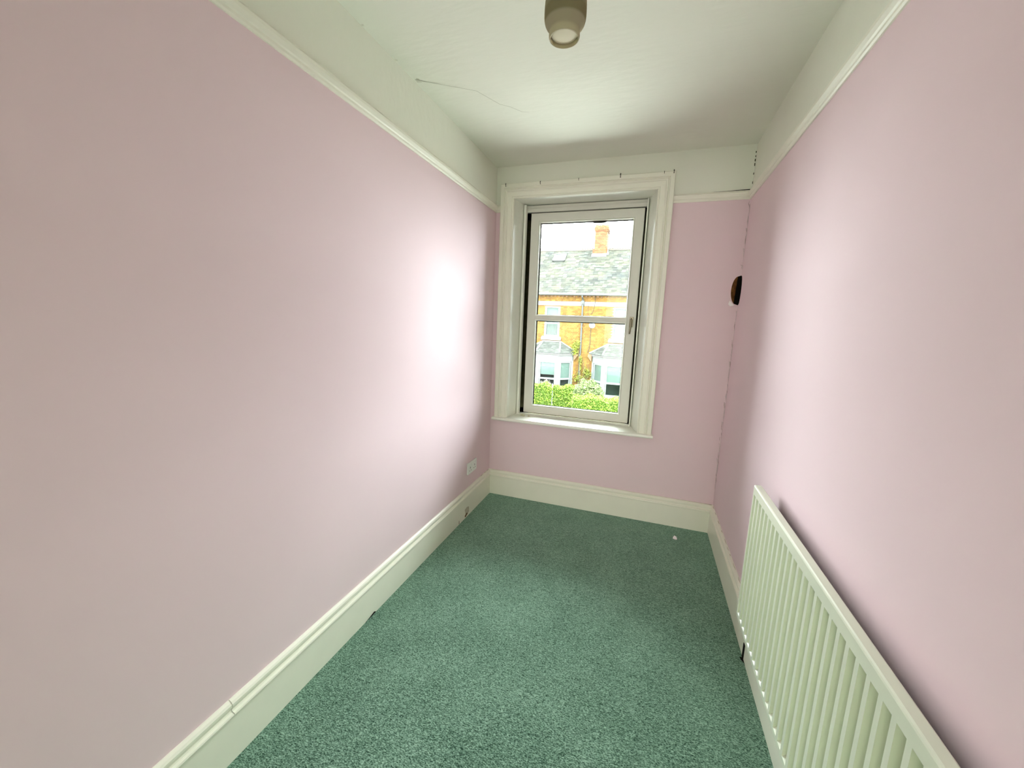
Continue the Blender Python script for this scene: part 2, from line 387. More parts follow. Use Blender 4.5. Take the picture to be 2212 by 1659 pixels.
# grime line on top of the skirtings
f = MB()
for a, b in ((-.02, -.07), (-.08, -.12), (-.14, -.2)): strip([(.006, a, HB+.001), (.005, (a+b)/2, HB+.001), (.006, b, HB+.001)], [.001, .005, .001], (0, 0, 1), f)
obj('crack', f, STAIN, bl)
f = MB()
y = -.03
while y > -1.1:
    l_ = R.uniform(.02, .07); strip([(W-.005, y, HB+.001), (W-.006, y-l_*.5, HB+.001), (W-.005, y-l_, HB+.001)], [.001, R.uniform(.002, .004), .001], (0, 0, 1), f); y -= l_+R.uniform(.02, .08)
obj('crack', f, STAIN, br)
f = MB(); strip([(.03, -.006, HB+.001), (.5, -.005, HB+.001), (1.0, -.005, HB+.001), (1.66, -.006, HB+.001), (W-.01, -.007, HB+.001)], [.002, .001, .001, .003, .008], (0, 0, 1), f)
obj('crack', f, STAIN, bf)
# chipped patch and scrape on left skirting, vertical joint in its moulding
f = MB(); f.poly([(.0186, -.505, .07), (.0186, -.47, .078), (.0186, -.435, .066), (.0186, -.43, .03), (.0186, -.455, .012), (.0186, -.49, .022)])
obj('worn_patch', f, mat('scuffed_cream', (.62, .56, .45), .7, .2, var=.3, vscale=70), bl)
f = MB(); f.poly([(.0189, -.505, .022), (.0189, -.475, .034), (.0189, -.455, .024), (.0189, -.48, .01), (.0189, -.50, .006)])
f.poly([(.0189, -.60, .030), (.0189, -.594, .03), (.0189, -.592, .004), (.0189, -.60, .004)])
obj('chip', f, mat('bare_wood_chip', (.20, .12, .06), .8, .1, var=.4, vscale=80), bl)
f = MB()
f.prism([(p[0]+.0006, p[1]+.0003) for p in SK[4:]], lambda p, t: (p[0], t, p[1]), [-2.226, -2.2245], closed=False, caps=False)
obj('joint', f, CRACKM, bl)
f = MB(); f.poly([(.019, -1.515, .001), (.019, -1.53, .012), (.019, -1.56, .006), (.019, -1.6, .001)])
obj('chip', f, DARK, bl)
# dark open joint low in the right skirting
f = MB(); f.box(W-.0205, -1.172, .0, W-.0165, -1.152, .070); f.poly([(W-.017, -1.215, .003), (W-.017, -1.16, .003), (W-.031, -1.163, .003), (W-.029, -1.178, .003), (W-.021, -1.19, .003)])
obj('open_joint', f, DARK, br)['label'] = 'dark open joint in the skirting'

# ------------------------------------------------------------------ window
win = empty('window_1', (.65, 0, .67), 'tall white-framed window with one horizontal bar, view onto brick houses', 'window', kind='structure')
AX0, AX1, AZ1, AZ0 = .042, 1.263, 2.457, .668          # architrave outline
AW = .103
AP = [(0, 0), (0, .028), (.004, .032), (.028, .032), (.031, .028), (.033, .021), (.038, .021), (.041, .027), (.046, .029), (.051, .026), (.055, .017), (.058, .015), (.086, .014), (.088, .010), (.092, .010), (.094, .015), (.099, .015), (.103, .010), (.103, 0)]
def arch(p, t):
    o, d = p
    return {0: (AX0+o, -d, AZ0), 1: (AX0+o, -d, AZ1-o), 2: (AX1-o, -d, AZ1-o), 3: (AX1-o, -d, AZ0)}[t]
obj('architrave', MB().prism(AP, arch, [0, 1, 2, 3]), GLOSS, win, fix=True)
YS = .20                                                    # face of the sash
lx0, lx1 = AX0+AW, AX1-AW                                   # inner edges of the architrave
bx0, bx1, bz1 = .176, 1.106, 2.365
f = MB(); f.poly([(lx0, 0, .66), (bx0, YS-.01, .66), (bx0, YS-.01, 2.37), (lx0, 0, 2.37)]); f.poly([(lx0-.03, 0, .66), (bx0-.06, YS+.10, .66), (bx0-.06, YS+.10, 2.4), (lx0-.03, 0, 2.4)])
f.quad((lx0, 0, .66), (lx0, 0, 2.4), (lx0-.03, 0, 2.4), (lx0-.03, 0, .66)); f.quad((bx0, YS-.01, .66), (bx0-.06, YS-.01, .66), (bx0-.06, YS-.01, 2.4), (bx0, YS-.01, 2.4))
obj('reveal_lining', f, GLOSSW, win)
f = MB(); f.poly([(lx1, 0, .66), (bx1, YS-.01, .66), (bx1, YS-.01, 2.37), (lx1, 0, 2.37)]); f.poly([(lx1+.03, 0, .66), (bx1+.06, YS+.10, .66), (bx1+.06, YS+.10, 2.4), (lx1+.03, 0, 2.4)])
f.quad((lx1, 0, .66), (lx1, 0, 2.4), (lx1+.03, 0, 2.4), (lx1+.03, 0, .66)); f.quad((bx1, YS-.01, .66), (bx1+.06, YS-.01, .66), (bx1+.06, YS-.01, 2.4), (bx1, YS-.01, 2.4))
obj('reveal_lining', f, GLOSSW, win)
f = MB().box(lx0-.02, 0, AZ1-AW, lx1+.02, YS-.07, 2.40); f.box(lx0-.02, YS-.069, bz1, lx1+.02, YS+.10, 2.42)
obj('reveal_lining', f, GLOSSW, win)
# staff beads at the back of the lining
f = MB()
f.box(bx0, YS-.055, .672, bx0+.018, YS-.012, 2.35); obj('staff_bead', f, GLOSSW, win, bevel=.003)
f = MB(); f.box(bx1-.010, YS-.05, .672, bx1, YS-.012, 2.35); obj('staff_bead', f, GLOSSW, win, bevel=.003)
f = MB().box(bx0, YS+.0, 2.306, bx1, YS+.035, 2.336); f.box(bx0, YS+.012, 2.336, bx1, YS+.05, 2.36)
obj('head_bead', f, UPVC, win, bevel=.003)
# fixed outer frame, set back, grimy in the gap
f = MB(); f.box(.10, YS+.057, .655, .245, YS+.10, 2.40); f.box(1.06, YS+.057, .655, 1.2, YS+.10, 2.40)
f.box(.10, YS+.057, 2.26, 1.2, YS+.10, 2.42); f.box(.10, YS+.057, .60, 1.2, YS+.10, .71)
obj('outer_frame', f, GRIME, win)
# window board
f = MB().prism([(-.050, .652), (-.052, .658), (-.050, .668), (-.044, .672), (YS+.03, .672), (YS+.03, .64), (0, .64), (0, .648), (-.044, .648)], lambda p, t: (t, p[0], p[1]), [.028, 1.274])
obj('window_board', f, GLOSSW, win, fix=True)
f = MB().box(bx0+.01, YS-.045, .672, bx1-.005, YS-.005, .6775); obj('sill_bead', f, GLOSSW, win, bevel=.002)
# sash
SX0, SX1, SZ0, SZ1 = .221, 1.083, .684, 2.298
GX0, GX1, TZ0, TZ1, GZ0, GZ1 = .300, 1.003, 1.459, 1.510, .757, 2.221
f = MB()
y0, y1 = YS, YS+.055
iv = [(GX0-.012, GZ0-.012), (GX1+.012, GZ0-.012), (GX1+.012, GZ1+.012), (GX0-.012, GZ1+.012)]
ov = [(SX0, SZ0), (SX1, SZ0), (SX1, SZ1), (SX0, SZ1)]
def mitre(p, t):
    k, y = p; u, v = (iv if k else ov)[t % 4]; return (u, y, v)
f.prism([(0, y1), (0, y0), (1, y0), (1, y1)], mitre, [0, 1, 2, 3, 4], caps=False)
sash = obj('sash', f, UPVC, win, bevel=.004, fix=True)
f = MB().box(GX0-.016, y0-.003, TZ0+.002, GX1+.016, y1, TZ1-.002); f.box(GX0-.016, y0-.005, TZ0+.012, GX1+.016, y0, TZ1-.012)
obj('glazing_bar', f, UPVC, sash, bevel=.003)
def ringbead(zb, zt):
    f = MB(); a, b = .012, .002
    prof = [(-a, y0+.001), (-a+.003, y0-.004), (-.004, y0-.004), (0, y0+.012), (0, y0+.022), (-a, y0+.022)]
    def fn(p, t):
        o, y = p
        return {0: (GX0+o, y, zb+o), 1: (GX1-o, y, zb+o), 2: (GX1-o, y, zt-o), 3: (GX0+o, y, zt-o), 4: (GX0+o, y, zb+o)}[t]
    return f.prism(prof, fn, [0, 1, 2, 3, 4], caps=False)
for zb, zt in ((GZ0, TZ0-.0), (TZ1+.0, GZ1)):
    obj('glazing_bead', ringbead(zb, zt), GLOSSW, sash, fix=True)
    f = MB(); t = .0055
    f.box(GX0, y0+.014, zb, GX0+t, y0+.022, zt); f.box(GX0, y0+.014, zt-t, GX1, y0+.022, zt); f.box(GX1-t*.4, y0+.014, zb, GX1, y0+.022, zt); f.box(GX0, y0+.014, zb, GX1, y0+.022, zb+t*.4)
    obj('gasket_shade', f, DARK, sash)  # black gasket, drawn wider at left and top to include its shadow line
    f = MB().box(GX0-.004, y0+.022, zb-.004, GX1+.004, y0+.028, zt+.004)
    p = obj('pane', f, GLASS, sash); p['label'] = 'clear glass pane'
f = MB().prism([(.70, GZ1-.001), (.815, GZ1-.001), (.805, GZ1-.010), (.79, GZ1-.012), (.725, GZ1-.012), (.71, GZ1-.008)], lambda p, t: (p[0], t, p[1]), [y0+.008, y0+.02])
obj('vent_catch', f, DARK, sash)['label'] = 'small black catch at the top of the glass'
# handle
f = MB().box(1.036, y0-.010, 1.435, 1.064, y0+.001, 1.512); hd = obj('handle', f, BRASS, win, bevel=.003)
f = MB().tube([(1.050, y0-.008, 1.488), (1.050, y0-.036, 1.488)], .008, 12).tube([(1.050, y0-.034, 1.494), (1.049, y0-.036, 1.46), (1.046, y0-.036, 1.41), (1.044, y0-.035, 1.385)], [.009, .0085, .0075, .006], 10)
obj('lever', f, BRASS, hd, smooth=True)
f = MB().lathe([(0, .0055), (.004, .005), (.0055, .0)], (1.050, y0-.04, 1.497), 10); obj('keyhole', f, DARK, hd)
# curtain hooks along the top of the architrave
words = ['leftmost rusty hook on the top edge of the window architrave', 'second hook from left on the top edge of the architrave', 'third hook from left on the top edge of the architrave',
         'fourth and tallest hook from left on the window architrave', 'small hook near the right end of the architrave top', 'last hook at the top right corner of the architrave']
f = MB().tube([(0, .006, -.012), (0, -.004, -.010), (0, -.012, -.008), (0, -.016, -.002), (0, -.014, .006), (0, -.008, .008)], .0022, 6)
proto = None
for i, (x, z, s) in enumerate(((.083, 2.449, 1.2), (.349, 2.447, 1.1), (.627, 2.450, .8), (.911, 2.454, 1.45), (1.191, 2.452, .75), (1.250, 2.453, 1.2))):
    if not proto: o = proto = obj('curtain_hook', f, STEEL, None, at=(0, 0, 0), smooth=True)
    else: o = proto.copy(); COL.objects.link(o)
    o.location = (x, -.023, z); o.scale = (s*1.2, 1, s)
    tag(o, words[i], 'hook', 'curtain hooks on the architrave')
# flakes of paint on the window board
fl = [(.235, .115, 'larger curled paint flake on the left end of the window board', 1.4), (.262, .09, 'small pale paint flake beside the larger flake on the window board', .9), (.30, .10, 'rightmost paint flake on the left end of the window board', 1.0)]
for x, y, lb, s in fl:
    f = MB(); n = 7; top = []
    pts = [(x+s*.011*math.cos(a)*R.uniform(.7, 1.2), y+s*.009*math.sin(a)*R.uniform(.7, 1.2)) for a in [2*math.pi*k/n for k in range(n)]]
    for k in range(n):
        p, q = pts[k], pts[(k+1) % n]
        f.quad((*p, .6722), (*q, .6722), (*q, .678+.004*(k % 2)), (*p, .678+.004*((k+1) % 2)))
        f.poly([(*p, .678+.004*((k+1) % 2)), (*q, .678+.004*(k % 2)), (x, y, .6765)])
    o = obj('paint_flake', f, FLAKE, None, at=(x, y, .672), fix=True); tag(o, lb, 'paint flake', 'paint flakes on the window board')

# ------------------------------------------------------------------ radiator
RX, RZ0, RZ1, RY1, RY0 = 1.645, .226, .822, -1.196, -2.66
rad = empty('radiator', (RX, RY1, RZ0), 'long cream fluted panel radiator hung on the right wall', 'radiator')
per, ow, dp = .0434, .0285, .0235
y = RY1-.0125; chs = []
while y-ow > RY0+.01: chs.append(y); y -= per
cz0, cz1 = RZ0+.020, RZ1-.036
f = MB(); TH = .029
# rolled rim
f.prism([(RX, RZ1-.036), (RX, RZ1-.006), (RX+.0015, RZ1-.002), (RX+.005, RZ1), (RX+TH-.004, RZ1), (RX+TH, RZ1-.003), (RX+TH, RZ0), (RX+.004, RZ0), (RX+.001, RZ0+.002), (RX, RZ0+.006), (RX, cz0), (RX+dp+.003, cz0), (RX+dp+.003, cz1), (RX, cz1)][1:], lambda p, t: (p[0], t, p[1]), [RY1, RY0])
# flat lands between the channels
ys = [RY1]+[v for c in chs for v in (c, c-ow)]+[RY0]
for k in range(0, len(ys), 2):
    f.quad((RX, ys[k], cz0), (RX, ys[k], cz1), (RX, ys[k+1], cz1), (RX, ys[k+1], cz0))
fp = obj('front_panel', f, RAD, rad)
# pressed channel: one mesh shared by all
def channel():
    f = MB(); a = .0015; zb, zt = .020, .008
    yo = [0, -a, -(ow-a), -ow]; xo = [0, dp, dp, 0]
    h = cz1-cz0
    lo = [(xo[k], yo[k], (zb if xo[k] else 0)) for k in range(4)]; hi = [(xo[k], yo[k], h-(zt if xo[k] else 0)) for k in range(4)]
    for k in range(3): f.quad(lo[k], lo[k+1], hi[k+1], hi[k])
    f.quad(lo[0], lo[3], lo[2], lo[1]); f.quad(hi[0], hi[1], hi[2], hi[3]); return f
c0 = None
for y in chs:
    if c0 is None:
        f = channel(); f.v = [(v[0]+RX, v[1]+y, v[2]+cz0) for v in f.v]
        c0 = obj('flute', f, RAD, fp, at=(RX, y, cz0), bevel=.0015)
    else:
        c = c0.copy(); COL.objects.link(c); c.location = Vector((RX, y, cz0))-LOC[fp]
for yy in (-1.36, -2.45):
    f = MB().prism([(RX+TH+.02, .62), (W-.005, .62), (W-.005, .30), (W-.001, .30), (W-.001, .66), (W-.005, .66), (W-.005, .625), (RX+TH+.02, .625)], lambda p, t: (p[0], t, p[1]), [yy-.02, yy+.02])
    obj('wall_bracket', f, RAD, rad, fix=True)
f = MB(); yy = RY1-.03
while yy > RY0+.05:                               # folded fins added behind the panel to darken the gap at the wall
    f.quad((RX+TH, yy, .28), (RX+TH+.018, yy-.008, .28), (RX+TH+.018, yy-.008, .79), (RX+TH, yy, .79))
    f.quad((RX+TH+.018, yy-.008, .28), (RX+TH+.018, yy-.022, .28), (RX+TH+.018, yy-.022, .79), (RX+TH+.018, yy-.008, .79))
    f.quad((RX+TH+.018, yy-.022, .28), (RX+TH, yy-.03, .28), (RX+TH, yy-.03, .79), (RX+TH+.018, yy-.022, .79)); yy -= .04
obj('gap_shade_fins', f, mat('dark_fin_steel', (.22, .21, .18), .6, .3, metal=.3, var=.4, vscale=30), rad, kind='stuff')
f = MB().tube([(RX+.011, RY0-.03, .25), (RX+.011, RY0+.002, .25)], .011, 12).tube([(RX+.011, RY0-.03, .002), (RX+.011, RY0-.03, .27)], .0075, 12)
obj('pipe', f, RAD, rad, smooth=False)

# ------------------------------------------------------------------ double socket
so = empty('double_socket', (0, -.366, .35), 'white double power socket low on the left wall', 'socket')
f = MB().box(.0, -.444, .312, .011, -.290, .400); fpz = obj('faceplate', f, PLASTIC, so, bevel=.0025)
for yc in (-.405, -.329):
    f = MB().box(.011, yc+.012, .373, .0145, yc+.024, .391); obj('rocker_switch', f, PLASTIC, so, bevel=.001)
    f = MB()
    f.box(.0105, yc-.0035, .352, .0114, yc+.0035, .366); f.box(.0105, yc-.016, .334, .0114, yc-.009, .340); f.box(.0105, yc+.009, .334, .0114, yc+.016, .340)
    obj('pin_holes', f, mat('socket_slot', (.12, .13, .12), .6, .2), so)

# ------------------------------------------------------------------ pendant light
PX, PY, PZ = .862, -1.66, 2.303
pe = empty('pendant_light', (PX, PY, PZ), 'smoky glass jar-shaped pendant light hanging from the ceiling', 'light')
out = [(.0440, 0), (.0455, .001), (.0466, .004), (.0470, .010), (.0460, .016), (.0452, .020), (.0462, .0235), (.0505, .0285), (.0560, .0345), (.0600, .0415), (.0620, .0490), (.0630, .058), (.0632, .070), (.0628, .085), (.0618, .100), (.0598, .112), (.0555, .122), (.048, .130), (.036, .136), (.022, .139)]
inn = [(r-.003, z+(.001 if i else 0)) for i, (r, z) in reversed(list(enumerate(out)))]
obj('shade', MB().lathe(out+inn+[out[0]], (PX, PY, PZ), 56), SHADE, pe, smooth=True)
f = MB().lathe([(0, .0075), (.028, .008), (.038, .0095), (.0425, .012), (.0425, .015), (0, .015)], (PX, PY, PZ), 48); obj('diffuser', f, mat('frosted_diffuser', (.74, .69, .53), .6, .2), pe, smooth=True)
f = MB().lathe([(.0, .10), (.019, .10), (.019, .150), (.012, .165), (.004, .172), (0, .172)], (PX, PY, PZ), 24); obj('lamp_holder', f, PLASTIC, pe, smooth=True)
f = MB().tube([(PX, PY, PZ+.17), (PX, PY, H-.02)], .003, 8); obj('cord', f, PLASTIC, pe, smooth=True)
f = MB().lathe([(0, -.030), (.010, -.030), (.012, -.022), (.030, -.020), (.040, -.010), (.040, -.0005)], (PX, PY, H), 32); obj('ceiling_rose', f, PLASTIC, pe, smooth=True)

# scrap of paper on the carpet
f = MB(); x, y = 1.473, -.198
P = [(x-.012, y-.002), (x-.002, y+.010), (x+.010, y+.006), (x+.015, y-.006), (x+.002, y-.008)]
zt = [.012, .020, .016, .008, .006]
f.poly([(*P[k], zt[k]) for k in range(5)])
for k in range(5): f.quad((*P[k], .0005), (*P[(k+1) % 5], .0005), (*P[(k+1) % 5], zt[(k+1) % 5]), (*P[k], zt[k]))
tag(obj('paper_scrap', f, PAPER, None, at=(x, y, 0)), 'tiny white paper scrap on the carpet below the window', 'paper')

#EXTERIOR
# ------------------------------------------------------------------ outside: materials
EXK = .44
def emat(n, c, *a, **k):
    if k.get('col2'): k['col2'] = tuple(v*EXK for v in k['col2'])
    return mat(n, tuple(v*EXK for v in c), *a, **k)
BRICK = emat('orange_brick', (.200, .108, .027), .9, .1, var=.25, vscale=2.0, island=.28, hue2=.012)
BRICKC = emat('chimney_brick', (.20, .082, .042), .9, .1, var=.2, vscale=2.0, island=.25, hue2=.01)
BRICKP = emat('pale_header_brick', (.17, .10, .06), .9, .1, island=.3)
MORTAR = emat('mortar', (.17, .10, .045), .95, .05)
STONE = emat('pale_painted_stone', (.25, .25, .235), .8, .1, var=.08, vscale=5)
WPAINT = emat('white_exterior_paint', (.205, .225, .215), .5, .2, var=.05, vscale=4)
SLATE = emat('lichen_slate', (.026, .029, .027), .85, .1, vscale=1.6, col2=(.050, .049, .031), island=.42, detail=8, stretch=(1, 1, 1))
SLATEB = emat('bay_slate', (.075, .08, .07), .85, .1, var=.3, vscale=4, island=.3)
LEAD = emat('lead_flashing', (.10, .11, .115), .6, .3, var=.15, vscale=6)
GUTTER = emat('grey_gutter', (.055, .058, .052), .6, .3)
PIPE = emat('grey_downpipe', (.055, .058, .055), .6, .3, var=.2, vscale=5)
BLACKC = mat('black_cable', (.02, .015, .01), .7, .2)
NET = emat('pale_blind', (.155, .185, .172), .9, .05, var=.06, vscale=10)
LACE = emat('lace_curtain', (.22, .22, .20), .9, .05, col2=(.07, .08, .07), vscale=9, stretch=(6, 1, 1))
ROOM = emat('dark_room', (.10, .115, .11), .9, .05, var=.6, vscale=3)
STREET = mat('pale_bounce_street', (.50, .50, .47), .9, .1, var=.15, vscale=1.5)  # street out of view, made pale to bounce sky light onto the ceiling
GROUND = emat('garden_ground', (.06, .07, .035), .95, .05, var=.4, vscale=2)
def leafm(n, c, c2): 
    M = emat(n, c, .6, .25, vscale=3.5, col2=c2, island=.3, hue2=.015)
    return M
HEDGE = leafm('hedge_leaf', (.17, .27, .014), (.11, .20, .014))
VARIEG = leafm('variegated_leaf', (.23, .29, .10), (.12, .18, .05))
CLIMB = leafm('climber_leaf', (.22, .24, .014), (.14, .17, .018))
PETAL = emat('cream_petal', (.34, .29, .20), .7, .1)
BARK = emat('pale_bark', (.16, .125, .08), .9, .05, var=.3, vscale=12)
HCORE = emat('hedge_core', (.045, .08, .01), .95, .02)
DISHM = emat('dish_grey', (.15, .16, .165), .5, .2)

YF = 19.0; GZ = -3.0
f = MB().box(-40, 13.2, GZ-.3, 30, 60, GZ)
struct('ground', f, GROUND, 'garden ground below the hedges and bays', 'ground')
f = MB().box(-40, .4, GZ-.32, 30, 13.2, GZ-.02)
struct('street', f, STREET, 'unseen street below the window, made pale to bounce light up', 'street')

house = empty('terraced_house', (-2.3, YF, GZ), 'pair of orange brick terraced houses with slate roof across the street', 'house')
HX0, HX1, EZ = -8.2, 3.6, 3.0
wins = [(-4.42, -3.54, .68, 2.34), (-.70, .18, .70, 2.36)]
bays = [(-4.56, -3.34), (-.92, .32)]
BZ = -.2
BO = [(b0-.55, b1+.55, GZ, -.4) for b0, b1 in bays]
# mortar plane with the openings cut out
f = MB(); us = sorted({HX0, HX1, *[v for a in wins for v in a[:2]], *[v for a in BO for v in a[:2]]}); vs = sorted({GZ, EZ, -.4, *[v for a in wins for v in a[2:]]})
grid_wall(f, lambda u, v: (u, YF, v), us, vs, [(a[0], a[2], a[1], a[3]) for a in wins]+[(a[0], a[2], a[1], a[3]) for a in BO], lambda v: 0)
obj('house_wall', f, MORTAR, house)
f = MB(); fp_ = MB()
row = 0; z = GZ
while z < EZ-.01:
    x = HX0-(row % 2)*.165; k = 0
    head = z > EZ-.17
    while x < HX1:
        L = .105 if (k+row) % 2 or head else .2175
        a, b, c = x+.005, x+L-.005, z+.033
        hit = any(w_[0]-.02 < (a+b)/2 < w_[1]+.02 and w_[2]-.03 < c < w_[3]+.03 for w_ in wins) or any(w_[0] < (a+b)/2 < w_[1] and c < w_[3] for w_ in BO)
        if not hit and not (2.38 < c < 2.62):
            pr = R.uniform(.010, .016)
            if head and k % 2: fp_.box(a, YF-pr-.035, z+.004, b, YF, z+.071, back=False)
            else: f.box(a, YF-pr, z+.005, b, YF, z+.070, back=False)
        x += L; k += 1
    z += .075; row += 1
obj('brick', f, BRICK, house, kind='stuff'); obj('dentil_brick', fp_, BRICKP, house, kind='stuff')
f = MB().box(HX0, YF-.035, 2.39, HX1, YF+.02, 2.605); f.box(HX0, YF-.045, 2.585, HX1, YF+.02, 2.61)
obj('stone_band', f, STONE, house)
# roof
RY, RZt = 22.5, 5.93
def roof(y): return EZ+.02+(y-18.72)*(RZt-EZ-.02)/(RY-18.72)
f = MB().quad((HX0, 18.72, EZ), (HX1, 18.72, EZ), (HX1, RY, RZt-.03), (HX0, RY, RZt-.03)).quad((HX0, RY, RZt-.03), (HX1, RY, RZt-.03), (HX1, 26.3, EZ), (HX0, 26.3, EZ))
f.quad((HX0, 18.72, EZ), (HX1, 18.72, EZ), (HX1, 26.3, EZ), (HX0, 26.3, EZ))
rf = obj('roof', f, LEAD, house)
f = MB(); sl = math.hypot(RY-18.72, RZt-EZ-.02); n = int(sl/.185); up = Vector((0, (RY-18.72)/sl, (RZt-EZ-.02)/sl)); nr = Vector((0, -up.z, up.y))
for i in range(n):
    x = HX0+(i % 2)*-.13
    while x < HX1:
        wd = R.uniform(.235, .265); o = Vector((x, 18.70, EZ+.01))+up*(i*sl/n)+nr*R.uniform(.012, .022); ln = .30+R.uniform(-.008, .008)
        t = nr*.012; lift = nr*-.008
        a, b = o+Vector((.003, 0, 0)), o+Vector((wd-.003, 0, 0)); c, d = b+up*ln+lift, a+up*ln+lift
        f.quad(tuple(a+t), tuple(b+t), tuple(c+t), tuple(d+t)); f.quad(tuple(a), tuple(b), tuple(b+t), tuple(a+t))
        f.quad(tuple(b), tuple(c), tuple(c+t), tuple(b+t)); f.quad(tuple(d), tuple(a), tuple(a+t), tuple(d+t))
        x += wd
obj('slate', f, SLATE, rf, kind='stuff')
f = MB(); x = HX0
f.prism([(-.16, -.06), (0, .06), (.16, -.06), (.14, -.09), (0, .03), (-.14, -.09)], lambda p, t: (t, RY+p[0], RZt+p[1]), [HX0, HX1])
while x < HX1:                                   # crested ridge: a small pierced half ring per tile
    pts = [(x+.085-.062*math.cos(a), RY, RZt+.045+.105*math.sin(a)) for a in [math.pi*k/6 for k in range(7)]]
    f.tube(pts, .020, 5); x += .15
obj('ridge_tile', f, emat('ridge_clay', (.10, .085, .065), .9, .1, var=.3, vscale=8), rf, kind='stuff')
f = MB().prism([(-.02, 0), (-.02, .07), (0, .085), (.09, .085), (.11, .07), (.11, .0), (.08, -.03), (.02, -.03)], lambda p, t: (t, 18.66+p[0], EZ-.045+p[1]), [HX0, HX1])
obj('gutter', f, GUTTER, house)
f = MB().box(HX0, 18.78, EZ-.03, HX1, 19.0, EZ-.005); obj('soffit', f, WPAINT, house)
# chimney
ch = obj('chimney', MB().box(-2.325, 22.01, 4.9, -1.605, 23.02, 7.2), MORTAR, house)
f = MB()
def brick_face(f, x0, x1, y, z0, z1, axis='x', sgn=-1):
    z = z0; r = 0
    while z < z1-.03:
        x = x0; k = r % 2
        while x < x1-.03:
            L = min((.105 if k % 2 else .2175), x1-x); pr = R.uniform(.004, .01)
            a, b = x+.004, x+L-.004
            if axis == 'x': f.box(a, y-pr, z+.005, b, y+.02, z+.070)
            else: f.box(y-.02, a, z+.005, y+pr, b, z+.070)
            x += L; k += 1
        z += .075; r += 1
brick_face(f, -2.325, -1.605, 22.01, 5.2, 6.82); brick_face(f, 22.01, 23.02, -1.605, 5.2, 6.82, 'y')
for j, (e, z0) in enumerate(((.0, 6.82), (.03, 6.895), (.06, 6.97), (.06, 7.045), (.03, 7.12), (.0, 7.195))):
    brick_face(f, -2.325-e, -1.605+e, 22.01-e, z0, z0+.075); brick_face(f, 22.01-e, 23.02+e, -1.605+e, z0, z0+.075, 'y')
brick_face(f, -2.405, -1.605, 21.97, 5.3, 5.92); brick_face(f, 21.97, 22.6, -1.57, 5.5, 5.92, 'y')
obj('brick', f, BRICKC, ch, kind='stuff')
f = MB()
for e, z0, z1 in ((.05, 6.97, 7.12), (.02, 6.9, 7.2)): f.box(-2.325-e, 22.01-e, z0, -1.605+e, 23.02+e, z1)
obj('cap_course', f, MORTAR, ch); obj('base_core', MB().box(-2.40, 21.975, 5.0, -1.6, 22.6, 5.915), MORTAR, ch)
f = MB(); y0_ = 21.80; f.quad((-2.44, 21.74, roof(21.74)+.05), (-1.56, 21.74, roof(21.74)+.05), (-1.56, 21.968, roof(21.968)+.11), (-2.44, 21.968, roof(21.968)+.11))
f.quad((-1.60, 21.9, roof(21.9)+.06), (-1.45, 21.9, roof(21.9)+.06), (-1.45, 22.5, RZt+.02), (-1.60, 22.5, RZt+.1))
obj('lead_flashing', f, LEAD, ch)
# skylight
sk = obj('skylight', MB(), LEAD, house) if 0 else None
def on_roof(x, s, hgt): p = Vector((x, 18.70, EZ+.01))+up*s+nr*hgt; return tuple(p)
s0, s1 = (21.38-18.70)/up.y, (22.05-18.70)/up.y
f = MB()
def rbox(f, xa, xb, sa, sb, h0, h1):
    P = [on_roof(x, s, h) for h in (h0, h1) for x, s in ((xa, sa), (xb, sa), (xb, sb), (xa, sb))]
    i = len(f.v); f.v += P; f.f += [tuple(i+k for k in q) for q in ((0,1,5,4),(1,2,6,5),(2,3,7,6),(3,0,4,7),(4,5,6,7))]; f.m += [0]*5
for a in ((-4.70, -4.64, s0, s1), (-4.02, -3.95, s0, s1), (-4.70, -3.95, s0, s0+.09), (-4.70, -3.95, s1-.07, s1)): rbox(f, *a, 0, .10)
sky_ = obj('skylight', f, emat('skylight_frame', (.06, .065, .06), .5, .3), house)
f = MB(); rbox(f, -4.64, -4.02, s0+.09, s1-.07, .02, .07); obj('pane', f, emat('skylight_glass', (.20, .225, .225), .15, .5), sky_)

